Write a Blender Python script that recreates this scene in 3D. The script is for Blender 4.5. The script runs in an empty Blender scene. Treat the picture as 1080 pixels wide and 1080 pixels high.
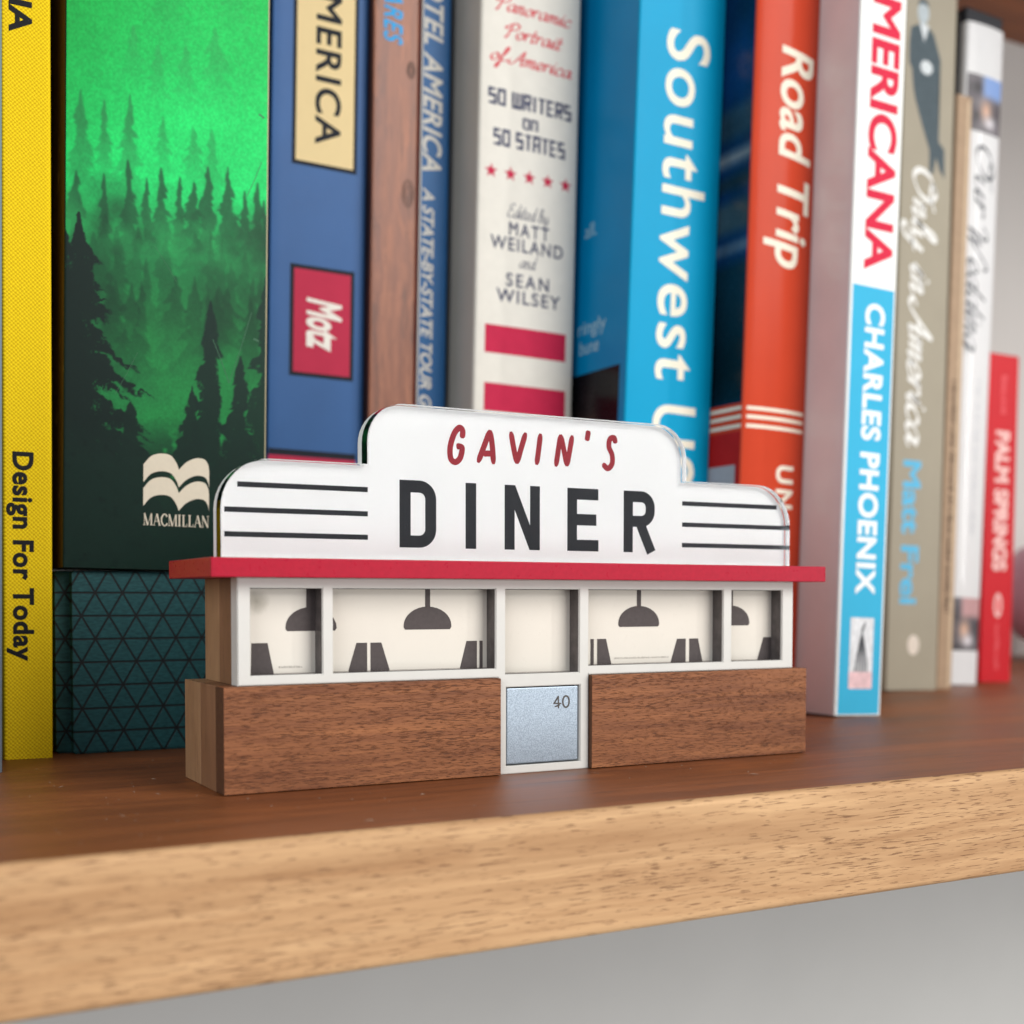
import bpy, bmesh, math, random
import numpy as np
from mathutils import Matrix, Vector
random.seed(4); RNG = np.random.default_rng(11)
SC = bpy.context.scene; COL = SC.collection
S = 0.001                                   # everything below is in millimetres

# ------------------------------------------------------------------ helpers
def lin1(c): return c/12.92 if c <= .04045 else ((c+.055)/1.055)**2.4
def lin(r, g, b): return (lin1(r/255), lin1(g/255), lin1(b/255), 1)
def setp(o, label=None, cat=None, group=None, kind=None):
    for k, v in (('label', label), ('category', cat), ('group', group), ('kind', kind)):
        if v: o[k] = v
    return o
def thing(name, loc, label, cat, lean=0, rotz=0, group=None):
    o = bpy.data.objects.new(name, None); COL.objects.link(o)
    o.empty_display_size = .01
    o.location = [c*S for c in loc]; o.rotation_euler = (0, lean, rotz)
    return setp(o, label, cat, group)
def link(name, me, mats, parent=None, smooth=False):
    o = bpy.data.objects.new(name, me); COL.objects.link(o)
    if not isinstance(mats, (list, tuple)): mats = [mats]
    for m in mats: me.materials.append(m)
    if parent: o.parent = parent
    if smooth:
        for p in me.polygons: p.use_smooth = True
    return o
def mesh(name, verts, faces, mats, parent=None, smooth=False, midx=None):
    me = bpy.data.meshes.new(name)
    me.from_pydata([tuple(c*S for c in v) for v in verts], [], faces)
    if midx:
        for p, i in zip(me.polygons, midx): p.material_index = i
    me.update()
    return link(name, me, mats, parent, smooth)
def bm_obj(name, bm, mats, parent=None, smooth=False):
    bmesh.ops.scale(bm, vec=(S, S, S), verts=bm.verts)
    me = bpy.data.meshes.new(name); bm.to_mesh(me); bm.free()
    return link(name, me, mats, parent, smooth)
def bbox(bm, x0, x1, y0, y1, z0, z1, bev=0, seg=2):
    r = bmesh.ops.create_cube(bm, size=1)['verts']
    for v in r:
        v.co = Vector((x0 + (v.co.x+.5)*(x1-x0), y0 + (v.co.y+.5)*(y1-y0), z0 + (v.co.z+.5)*(z1-z0)))
    if bev:
        es = list({e for v in r for e in v.link_edges})
        bmesh.ops.bevel(bm, geom=es, offset=bev, segments=seg, affect='EDGES', profile=.5)
def box(name, dims, mat, parent=None, bev=0, seg=2):
    bm = bmesh.new(); bbox(bm, *dims, bev=bev, seg=seg)
    return bm_obj(name, bm, mat, parent)
def prism(name, pts, y0, y1, mats, parent=None, bev=0, smooth=False):
    """outline in the x-z plane, extruded from y0 (front) to y1 (back)"""
    bm = bmesh.new()
    a = [bm.verts.new((x, y0, z)) for x, z in pts]; b = [bm.verts.new((x, y1, z)) for x, z in pts]
    n = len(pts)
    f = bm.faces.new(a); bm.faces.new(b[::-1])
    for i in range(n): bm.faces.new((a[(i+1) % n], a[i], b[i], b[(i+1) % n]))
    bmesh.ops.recalc_face_normals(bm, faces=bm.faces)
    if bev:
        es = [e for e in f.edges]
        bmesh.ops.bevel(bm, geom=es, offset=bev, segments=2, affect='EDGES')
    return bm_obj(name, bm, mats, parent)
def arc(cx, cz, r, a0, a1, n=10):
    return [(cx + r*math.cos(math.radians(a0+(a1-a0)*i/n)), cz + r*math.sin(math.radians(a0+(a1-a0)*i/n))) for i in range(n+1)]

# ------------------------------------------------------------------ materials
class NT:
    def __init__(s, name):
        s.m = bpy.data.materials.new(name); s.m.use_nodes = True
        s.t = s.m.node_tree; s.b = s.t.nodes['Principled BSDF']
    def n(s, typ, **k):
        nd = s.t.nodes.new('ShaderNode'+typ)
        for a, v in k.items():
            if a.startswith('i_'):
                key = a[2:]; key = int(key) if key.isdigit() else key.replace('_', ' ')
                s.put(nd.inputs[key], v)
            else: setattr(nd, a, v)
        return nd
    def put(s, sock, v):
        if hasattr(v, 'is_output') or hasattr(v, 'links'): s.t.links.new(v, sock)
        else: sock.default_value = v
    def set(s, **k):
        for a, v in k.items(): s.put(s.b.inputs[a.replace('_', ' ')], v)
    def math(s, op, a, b=0.0, c=0.0):
        nd = s.n('Math', operation=op)
        s.put(nd.inputs[0], a); s.put(nd.inputs[1], b); s.put(nd.inputs[2], c)
        return nd.outputs[0]
    def obj(s, scale=(1, 1, 1), loc=(0, 0, 0), rot=(0, 0, 0)):      # object coordinates in millimetres
        tc = s.n('TexCoord'); mp = s.n('Mapping')
        mp.inputs['Scale'].default_value = [c/S for c in scale]
        mp.inputs['Location'].default_value = loc; mp.inputs['Rotation'].default_value = rot
        s.t.links.new(tc.outputs['Object'], mp.inputs['Vector'])
        return mp.outputs[0]
    def noise(s, vec, scale=1, detail=3, rough=.55, dist=0):
        nd = s.n('TexNoise'); s.put(nd.inputs['Vector'], vec)
        nd.inputs['Scale'].default_value = scale; nd.inputs['Detail'].default_value = detail
        nd.inputs['Roughness'].default_value = rough; nd.inputs['Distortion'].default_value = dist
        return nd.outputs[0]
    def ramp(s, fac, stops, interp='LINEAR'):
        nd = s.n('ValToRGB'); s.put(nd.inputs[0], fac); cr = nd.color_ramp; cr.interpolation = interp
        while len(cr.elements) < len(stops): cr.elements.new(.5)
        for e, (p, c) in zip(cr.elements, stops): e.position = p; e.color = c
        return nd.outputs[0]
    def mix(s, fac, a, b, blend='MIX'):
        nd = s.n('Mix', data_type='RGBA', blend_type=blend)
        s.put(nd.inputs[0], fac); s.put(nd.inputs[6], a); s.put(nd.inputs[7], b)
        return nd.outputs[2]
    def bump(s, h, strength=.3, dist=.1):
        nd = s.n('Bump'); s.put(nd.inputs['Height'], h)
        nd.inputs['Strength'].default_value = strength; nd.inputs['Distance'].default_value = dist*S
        s.t.links.new(nd.outputs[0], s.b.inputs['Normal'])
G1 = lambda v: (v, v, v, 1)

def plain(name, col, rough=.5, var=.06, sc=.25, spec=None, metal=0, coat=0, bump=.06, bsc=3.0):
    t = NT(name); v = t.obj()
    if spec is None: spec = .12 if 'ink' in name or 'text' in name else .18
    if spec == .12: rough = max(rough, .6)
    n = t.noise(v, sc, 4)
    lo = [c*(1-var) for c in col[:3]]+[1]; hi = [min(1, c*(1+var)) for c in col[:3]]+[1]
    t.set(Base_Color=t.ramp(n, [(.3, lo), (.7, hi)]), Metallic=metal, Specular_IOR_Level=spec, Coat_Weight=coat)
    n2 = t.noise(v, 1.1, 3)
    t.set(Roughness=t.math('MULTIPLY_ADD', n2, .16, rough-.08))
    if bump: t.bump(t.noise(v, bsc, 3), bump, .08)
    return t.m
def wood(name, c0, c1, pore, grain=(.02, .5, .5), poresc=(.3, 2.2, 2.2), thr=.6, rough=.5, porew=.05, fleck=.9, rot=(0, 0, 0), coat=0, bump=.35, spec=.4):
    t = NT(name)
    warp = t.noise(t.obj((.018, .05, .05), (3, 1, 2), rot), 1, 3)
    v = t.obj(grain, (0, 0, 0), rot)
    va = t.n('VectorMath', operation='ADD'); t.put(va.inputs[0], v)
    sc = t.n('VectorMath', operation='SCALE'); t.put(sc.inputs[0], warp); sc.inputs['Scale'].default_value = 1.6
    t.put(va.inputs[1], sc.outputs[0])
    g = t.noise(va.outputs[0], 1, 6, .62, .4)
    base = t.ramp(g, [(.3, c0), (.52, [(a+b)/2 for a, b in zip(c0, c1)]), (.72, c1)])
    g2 = t.noise(t.obj([grain[0]*3, grain[1]*5, grain[2]*5], (5, 2, 7), rot), 1, 3)
    base = t.mix(t.math('MULTIPLY', t.math('SUBTRACT', g2, .35), .9), base, [c*.72 for c in c0[:3]]+[1])
    pv = t.n('VectorMath', operation='ADD'); t.put(pv.inputs[0], t.obj(poresc, (1, 9, 4), rot))
    sc2 = t.n('VectorMath', operation='SCALE'); t.put(sc2.inputs[0], warp); sc2.inputs['Scale'].default_value = 3
    t.put(pv.inputs[1], sc2.outputs[0])
    p = t.noise(pv.outputs[0], 1, 2, .5)
    band = t.noise(t.obj([grain[0]*1.5, grain[1]*.5, grain[2]*.5], (8, 8, 8), rot), 1, 2)
    pt = t.math('ADD', p, t.math('MULTIPLY', t.math('SUBTRACT', band, .5), .25))
    pm = t.ramp(pt, [(thr, G1(0)), (thr+porew, G1(1))])
    base = t.mix(t.math('MULTIPLY', pm, fleck), base, pore)
    t.set(Base_Color=base, Specular_IOR_Level=spec, Coat_Weight=coat)
    t.set(Roughness=t.math('MULTIPLY_ADD', g, .22, rough-.11))
    t.bump(t.math('SUBTRACT', t.math('MULTIPLY', g2, .4), pm), bump, .12)
    return t.m

M = {}
M['shelf_top'] = wood('dark_walnut_shelf', lin(112, 64, 36), lin(170, 100, 54), lin(66, 40, 26), (.007, .09, .2), (.06, 1.1, 1.1), .62, .46, coat=0, bump=.16, fleck=.4, spec=.4)
M['shelf_edge'] = wood('pale_oak_edge', lin(168, 124, 84), lin(222, 180, 134), lin(104, 68, 44), (.010, .05, .26), (.3, .3, 5.4), .60, .62, porew=.05, fleck=.72, rot=(0, math.radians(1.5), 0), bump=.35, spec=.25)
M['walnut'] = wood('walnut_block', lin(116, 68, 42), lin(170, 110, 70), lin(64, 36, 24), (.04, .9, .9), (.75, 8.5, 8.5), .55, .55, porew=.10, fleck=.7, rot=(0, math.radians(5), 0), bump=.55, spec=.3)
M['core'] = wood('pale_core_wood', lin(150, 112, 80), lin(182, 142, 104), lin(112, 78, 54), (.5, .12, .02), (3, 1.2, .12), .66, .55, fleck=.4, bump=.15)
M['core_dark'] = wood('brown_core_wood', lin(126, 88, 60), lin(154, 112, 80), lin(92, 60, 42), (.5, .12, .02), (3, 1.2, .12), .66, .55, fleck=.4, bump=.15)
M['endgrain'] = plain('walnut_end', lin(92, 62, 44), .6, .15, 1.2)
M['frame'] = plain('white_satin_frame', lin(214, 212, 206), .34, .02, .3, bump=.03)
M['lining'] = plain('dark_edge_lining', lin(92, 86, 84), .16, .25, .5, bump=.02)
M['cream'] = plain('cream_panel', lin(224, 217, 205), .3, .02, .12, bump=.0)
M['grey'] = plain('warm_grey_ink', lin(84, 77, 76), .42, .08, 1.5, bump=.05)
M['roof'] = plain('red_acrylic', lin(174, 26, 50), .3, .07, 1.2, bump=.05)
M['signwhite'] = plain('white_sign_panel', lin(253, 253, 252), .4, .002, .2, bump=0)
M['black'] = plain('charcoal_ink', lin(32, 32, 36), .5, .08, 2, bump=.08)
M['redink'] = plain('brick_red_ink', lin(160, 40, 50), .5, .08, 2, bump=.08)
M['fine'] = plain('faint_print_ink', lin(176, 168, 158), .5)
M['gap'] = plain('black_gap', lin(24, 22, 24), .6)
def clear_mat():
    t = NT('clear_acrylic'); t.set(Base_Color=(1, 1, 1, 1), Roughness=.0, IOR=1.46, Transmission_Weight=1.0)
    return t.m
M['clear'] = clear_mat()
def door_mat():
    t = NT('sandblasted_steel'); v = t.obj()
    n = t.noise(v, 6.5, 3, .6); n2 = t.noise(v, .12, 2)
    c = t.ramp(n, [(.32, lin(122, 132, 142)), (.68, lin(178, 192, 206))])
    t.set(Base_Color=c, Metallic=.85, Roughness=t.math('MULTIPLY_ADD', n, .3, .26))
    t.bump(n, .2, .03); return t.m
M['steel'] = door_mat()
M['engraved'] = plain('engraved_grey', lin(84, 78, 72), .5, .1, 3)
def cloth_mat(name, c0, c1, pitch=.72):
    t = NT(name); tc = t.obj(); sx = t.n('SeparateXYZ'); t.put(sx.inputs[0], tc)
    wob = t.math('MULTIPLY', t.noise(tc, .9, 2), .35)
    a = t.math('SINE', t.math('MULTIPLY', t.math('ADD', t.math('ADD', sx.outputs[0], sx.outputs[1]), wob), 2*math.pi/pitch))
    b = t.math('SINE', t.math('MULTIPLY', t.math('ADD', sx.outputs[2], wob), 2*math.pi/pitch))
    w = t.math('MULTIPLY_ADD', t.math('MULTIPLY', a, b), .5, .5)
    w = t.math('ADD', t.math('MULTIPLY', w, .75), t.math('MULTIPLY', t.noise(tc, 2.5, 3), .3))
    t.set(Base_Color=t.ramp(w, [(.12, c0), (.75, c1)]), Roughness=.85, Specular_IOR_Level=.2)
    t.bump(w, .8, .12); return t.m
def teal_mat():
    t = NT('teal_triangle_cloth'); tc = t.obj(); sx = t.n('SeparateXYZ'); t.put(sx.inputs[0], tc)
    u = t.math('ADD', sx.outputs[0], .75); v = t.math('ADD', sx.outputs[2], .15)
    h = 4.27; ds = []
    for ang in (0, 60, 120):
        a = math.radians(ang)
        d = t.math('ADD', t.math('MULTIPLY', u, -math.sin(a)), t.math('MULTIPLY', v, math.cos(a)))
        ds.append(t.math('PINGPONG', d, h/2))
    d = t.math('MINIMUM', t.math('MINIMUM', ds[0], ds[1]), ds[2])
    line = t.ramp(d, [(.12, G1(1)), (.22, G1(0))])
    fib = t.noise(t.obj((.8, 1, 3)), 1, 3)
    c = t.ramp(fib, [(.3, lin(16, 60, 64)), (.7, lin(34, 88, 90))])
    c = t.mix(line, c, lin(14, 18, 20))
    t.set(Base_Color=c, Roughness=.62, Specular_IOR_Level=.35)
    t.bump(t.math('SUBTRACT', t.math('MULTIPLY', fib, .5), line), .6, .15); return t.m
def print_mat(rough=.4, name='printed_paper'):
    t = NT(name); a = t.n('Attribute', attribute_name='ink')
    t.set(Base_Color=a.outputs['Color'], Specular_IOR_Level=.14)
    t.set(Roughness=t.math('MULTIPLY_ADD', t.noise(t.obj(), .8, 3), .2, rough-.1))
    t.bump(t.noise(t.obj(), 3, 3), .05, .06); return t.m
M['print'] = print_mat()
M['gloss_print'] = print_mat(.25, 'printed_gloss')
M['page'] = NT('paper_pages').m
def page_mat():
    t = NT('page_edges'); v = t.obj((7, .05, .02))
    t.set(Base_Color=t.ramp(t.noise(v, 1, 3), [(.35, lin(196, 184, 160)), (.65, lin(232, 224, 206))]), Roughness=.9)
    return t.m
M['page'] = page_mat()
M['wall'] = plain('grey_wall', lin(210, 209, 205), .9, .02, .02, spec=.2, bump=.1, bsc=.8)

# ------------------------------------------------------------------ lettering
def _capheight():
    return text_raw('H', 0)[0][:, 1].max()
def text_raw(body, bold=0, space=1.0):
    c = bpy.data.curves.new('t', 'FONT'); c.body = body; c.resolution_u = 6; c.space_character = space
    if bold: c.bevel_depth = bold; c.bevel_resolution = 1
    o = bpy.data.objects.new('t', c); COL.objects.link(o); bpy.context.view_layer.update()
    me = o.evaluated_get(bpy.context.evaluated_depsgraph_get()).to_mesh()
    v = np.array([tuple(q.co) for q in me.vertices]); f = [tuple(p.vertices) for p in me.polygons]
    COL.objects.unlink(o); bpy.data.objects.remove(o); bpy.data.curves.remove(c)
    return v, f
CAP = _capheight()
def catmull(pts, n=7, closed=False):
    P = [np.array(p, float) for p in pts]
    if len(P) < 3: return P
    out = []; m = len(P)
    for i in range(m if closed else m-1):
        p0 = P[(i-1) % m] if (closed or i > 0) else 2*P[0]-P[1]
        p1, p2 = P[i], P[(i+1) % m]
        p3 = P[(i+2) % m] if (closed or i+2 < m) else 2*P[-1]-P[-2]
        for k in range(n):
            t = k/n
            out.append(.5*((2*p1)+(p2-p0)*t+(2*p0-5*p1+4*p2-p3)*t*t+(3*p1-p0-3*p2+p3)*t**3))
    if not closed: out.append(P[-1])
    return out
def ribbon(pts, w, V, F, lvl, closed=False, pen=None, cap=False):
    """flat band along a path; w in the same unit; pen = (angle, thin) for a broad-nib look"""
    P = [np.array(p, float) for p in pts]; n = len(P); base = len(V)
    for i in range(n):
        a = P[i-1] if (i > 0 or closed) else None; b = P[(i+1) % n] if (i < n-1 or closed) else None
        d1 = (P[i]-a) if a is not None else (b-P[i]); d2 = (b-P[i]) if b is not None else d1
        d1 = d1/(np.linalg.norm(d1)+1e-9); d2 = d2/(np.linalg.norm(d2)+1e-9)
        t = d1+d2; L = np.linalg.norm(t); t = t/L if L > 1e-6 else d1
        nn = np.array([-t[1], t[0]]); k = 1/max(.45, abs(nn @ np.array([-d1[1], d1[0]])))
        ww = w
        if pen:
            ang = math.atan2(t[1], t[0]); ww = w*(pen[1]+(1-pen[1])*abs(math.sin(ang-pen[0])))
        if cap and not closed:
            e = min(i, n-1-i)
            if e == 0: ww *= .45
            elif e == 1: ww *= .86
        V.append((P[i][0]+nn[0]*ww*k/2, P[i][1]+nn[1]*ww*k/2, lvl)); V.append((P[i][0]-nn[0]*ww*k/2, P[i][1]-nn[1]*ww*k/2, lvl))
    for i in range(n if closed else n-1):
        j = (i+1) % n
        F.append((base+2*i, base+2*i+1, base+2*j+1, base+2*j))
CUR = {   # cursive: strokes (smooth), advance
 'a': ([[(.42,.42),(.25,.5),(.05,.28),(.1,.03),(.25,.03),(.42,.4)],[(.44,.5),(.4,.1),(.48,0),(.6,.12)]],.54),
 'b': ([[(0,.1),(.2,.7),(.22,.95),(.12,.95),(.08,.5),(.1,.05),(.28,0),(.4,.25),(.32,.48),(.15,.4)]],.48),
 'c': ([[(.4,.4),(.25,.5),(.05,.3),(.1,.03),(.25,0),(.45,.12)]],.42),
 'd': ([[(.42,.42),(.25,.5),(.05,.28),(.1,.03),(.25,.03),(.42,.4)],[(.5,1),(.4,.1),(.48,0),(.6,.12)]],.54),
 'e': ([[(0,.12),(.3,.25),(.32,.45),(.18,.5),(.05,.28),(.1,.03),(.25,0),(.45,.14)]],.42),
 'f': ([[(0,.1),(.25,.6),(.32,.95),(.22,.98),(.15,.5),(.05,-.4),(-.05,-.38),(.05,-.05),(.4,.12)]],.36),
 'g': ([[(.42,.42),(.25,.5),(.05,.28),(.1,.03),(.25,.03),(.42,.4)],[(.44,.5),(.36,-.3),(.2,-.45),(.05,-.3),(.3,-.05),(.6,.12)]],.54),
 'i': ([[(0,.12),(.14,.5),(.1,.1),(.18,0),(.3,.12)],[(.2,.7),(.24,.78)]],.27),
 'l': ([[(0,.12),(.25,.7),(.25,1),(.14,.95),(.1,.2),(.18,0),(.32,.12)]],.29),
 'm': ([[(.0,.4),(.07,.48),(.05,0)],[(.06,.3),(.2,.5),(.26,.42),(.24,0)],[(.25,.3),(.4,.5),(.47,.42),(.44,.08),(.5,0),(.62,.12)]],.6),
 'n': ([[(.0,.4),(.07,.48),(.05,0)],[(.06,.3),(.2,.5),(.28,.42),(.25,.08),(.32,0),(.44,.12)]],.42),
 'o': ([[(.25,.5),(.05,.3),(.1,.03),(.25,0),(.38,.25),(.28,.48),(.2,.48)],[(.33,.42),(.46,.42)]],.44),
 'r': ([[(.0,.4),(.07,.48),(.05,0)],[(.06,.3),(.2,.5),(.33,.44)]],.34),
 't': ([[(.16,.85),(.08,.1),(.16,0),(.3,.12)],[(0,.52),(.3,.52)]],.28),
 'u': ([[(.02,.48),(.02,.1),(.12,0),(.3,.2),(.36,.48)],[(.36,.48),(.34,.08),(.42,0),(.54,.12)]],.5),
 'y': ([[(.02,.48),(.04,.1),(.15,.02),(.32,.25),(.38,.48)],[(.38,.48),(.28,-.3),(.12,-.45),(0,-.3),(.3,-.02),(.5,.12)]],.5),
 'A': ([[(-.05,.3),(-.18,.18),(-.12,.02),(.1,.06),(.5,1)],[(.5,1),(.5,.1),(.58,0),(.7,.1)],[(.22,.38),(.6,.4)]],.66),
 'P': ([[(.22,.98),(.1,0),(0,.02)],[(-.12,.7),(-.05,.55),(.05,.8),(.3,1),(.55,.9),(.5,.6),(.2,.5)]],.55),
 'E': ([[(.5,.85),(.35,1),(.15,.85),(.2,.6),(.35,.55),(.1,.45),(.05,.15),(.25,0),(.55,.15)]],.54),
 'O': ([[(.35,1),(.05,.7),(.05,.25),(.3,0),(.6,.3),(.6,.75),(.35,1),(.2,.85),(.45,.75),(.8,.95)]],.78),
 'W': ([[(-.25,.75),(-.05,1),(.12,.8),(.1,0),(.35,.6),(.38,0),(.7,.8),(.85,1.05),(1,.85)]],.9),
 ' ': ([],.3)}
def cursive(word, w=.1, slant=.25, pen=(math.radians(35), .35)):
    V, F, x = [], [], 0.
    for i, ch in enumerate(word):
        st, adv = CUR[ch]
        for j, s in enumerate(st):
            ribbon([(a+x+slant*b, b) for a, b in catmull(s, 6)], w, V, F, .01*((i*3+j) % 9), pen=pen)
        x += adv
    return np.array(V), F
BLK = {   # squared capitals in a 1 x 1 cell (straight strokes)
 '5': [[(.95,.94),(.08,.94),(.08,.55),(.9,.55),(.9,.06),(.0,.06)]], '0': [[(.08,.06),(.08,.94),(.92,.94),(.92,.06),(.08,.06)]],
 'W': [[(.06,1),(.06,.06),(.94,.06),(.94,1)],[(.5,.1),(.5,1)]], 'R': [[(.08,0),(.08,.94),(.9,.94),(.9,.5),(.08,.5)],[(.5,.46),(.92,0)]],
 'I': [[(.5,0),(.5,1)]], 'T': [[(0,.94),(1,.94)],[(.5,.9),(.5,0)]], 'E': [[(.98,.94),(.08,.94),(.08,.06),(.98,.06)],[(.12,.5),(.85,.5)]],
 'S': [[(.95,.94),(.08,.94),(.08,.52),(.92,.52),(.92,.06),(.05,.06)]], 'A': [[(.08,0),(.08,.94),(.92,.94),(.92,0)],[(.1,.45),(.9,.45)]],
 'O': [[(.08,.06),(.08,.94),(.92,.94),(.92,.06),(.08,.06)]], 'N': [[(.08,0),(.08,.94),(.92,.94),(.92,0)]]}
def blockwords(s, cw=.62, gap=.2, sp=.45, wv=.24):
    V, F, x = [], [], 0.
    for i, ch in enumerate(s):
        if ch == ' ': x += sp; continue
        c = cw*(.5 if ch == 'I' else 1.35 if ch == 'W' else 1)
        for j, st in enumerate(BLK[ch]): ribbon([(x+a*c, b) for a, b in st], wv, V, F, .01*((i*2+j) % 7), pen=(0, .6))
        x += c+gap
    return np.array(V), F
def place(name, VF, mat, parent, surf, start, end, base, cap, down=False, ref=None, relief=.05, off=.02, capu=1.0, shear=0.0, cut=0):
    """lay flat lettering on a surface. reading across: x runs start..end in u, baseline at v=base; reading down: x runs from
    v=start to v=end and the baseline stands at u=base, the cap line at u=cap"""
    v, f = VF; v = np.array(v, float)
    x = v[:, 0]+shear*v[:, 1]; y = v[:, 1]/capu; z = v[:, 2]
    x = (x-x.min())/(x.max()-x.min()); z = z-z.min(); z = z/(z.max() if z.max() > 0 else 1)
    A = start+x*(end-start); B = base+y*(cap-base)
    u, w = (B, A) if down else (A, B)
    if cut:                                                          # slice so that the letters can follow a rounded spine
        bm = bmesh.new(); vs = [bm.verts.new(q) for q in zip(u, w, z)]
        for q in f:
            try: bm.faces.new([vs[k] for k in q])
            except ValueError: pass
        a = min(u)+cut
        while a < max(u):
            bmesh.ops.bisect_plane(bm, geom=bm.verts[:]+bm.edges[:]+bm.faces[:], plane_co=(a, 0, 0), plane_no=(1, 0, 0)); a += cut
        bm.verts.index_update()
        out = [surf(q.co.x, q.co.y, off+relief*q.co.z) for q in bm.verts]; f = [tuple(q.index for q in p.verts) for p in bm.faces]; bm.free()
        return mesh(name, out, f, mat, parent)
    out = [surf(a, b, off+relief*c) for a, b, c in zip(u, w, z)]
    return mesh(name, out, f, mat, parent)
def font(name, body, mat, parent, surf, start, end, base, cap, down=False, bold=.0, shear=0, space=1.0, **k):
    return place(name, text_raw(body, bold, space), mat, parent, surf, start, end, base, cap, down, capu=CAP, shear=shear, **k)
def quad(name, u0, u1, v0, v1, mat, parent, surf, off=.03, nu=6):
    V, F = [], []
    for i in range(nu+1):
        u = u0+(u1-u0)*i/nu
        V += [surf(u, v0, off), surf(u, v1, off)]
        if i: F.append((2*i-2, 2*i, 2*i+1, 2*i-1))
    return mesh(name, V, F, mat, parent)

# ------------------------------------------------------------------ printed pictures (numpy)
def fbm(h, w, cell, octs=4, seed=0):
    r = np.random.default_rng(seed); out = np.zeros((h, w)); amp = 1; tot = 0
    for o in range(octs):
        c = max(1.0, cell/2**o); gh, gw = int(h/c)+3, int(w/c)+3
        g = r.random((gh, gw)); yy = np.arange(h)/c; xx = np.arange(w)/c
        y0 = yy.astype(int); x0 = xx.astype(int); fy = (yy-y0)[:, None]; fx = (xx-x0)[None]
        fy = fy*fy*(3-2*fy); fx = fx*fx*(3-2*fx)
        a = g[y0][:, x0]*(1-fx)+g[y0][:, x0+1]*fx; b = g[y0+1][:, x0]*(1-fx)+g[y0+1][:, x0+1]*fx
        out += amp*(a*(1-fy)+b*fy); tot += amp; amp *= .55
    return out/tot
def blur(im, k):
    for ax in (0, 1):
        acc = np.zeros_like(im); n = 0
        for d in range(-k, k+1): acc += np.roll(im, d, ax); n += 1
        im = acc/n
    return im
def grid_print(name, im, u0, u1, v0, v1, parent, surf, mat, off=.03):
    """im: rows from the top down, sRGB 0..1; laid as ink on the surface"""
    h, w = im.shape[:2]
    uu = np.linspace(u0, u1, w); vv = np.linspace(v1, v0, h)
    V = [surf(u, v, off) for v in vv for u in uu]
    me = bpy.data.meshes.new(name)
    idx = np.arange(h*w).reshape(h, w)
    q = np.stack([idx[1:, :-1], idx[1:, 1:], idx[:-1, 1:], idx[:-1, :-1]], -1).reshape(-1, 4)
    me.vertices.add(h*w); me.vertices.foreach_set('co', (np.array(V)*S).ravel())
    me.loops.add(q.size); me.loops.foreach_set('vertex_index', q.ravel())
    me.polygons.add(len(q)); me.polygons.foreach_set('loop_start', np.arange(0, q.size, 4))
    me.update(calc_edges=True)
    c = np.clip(im, 0, 1).reshape(-1, 3); c = np.where(c <= .04045, c/12.92, ((c+.055)/1.055)**2.4)
    at = me.color_attributes.new('ink', 'FLOAT_COLOR', 'POINT')
    at.data.foreach_set('color', np.concatenate([c, np.ones((len(c), 1))], 1).ravel())
    return link(name, me, mat, parent)

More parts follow.
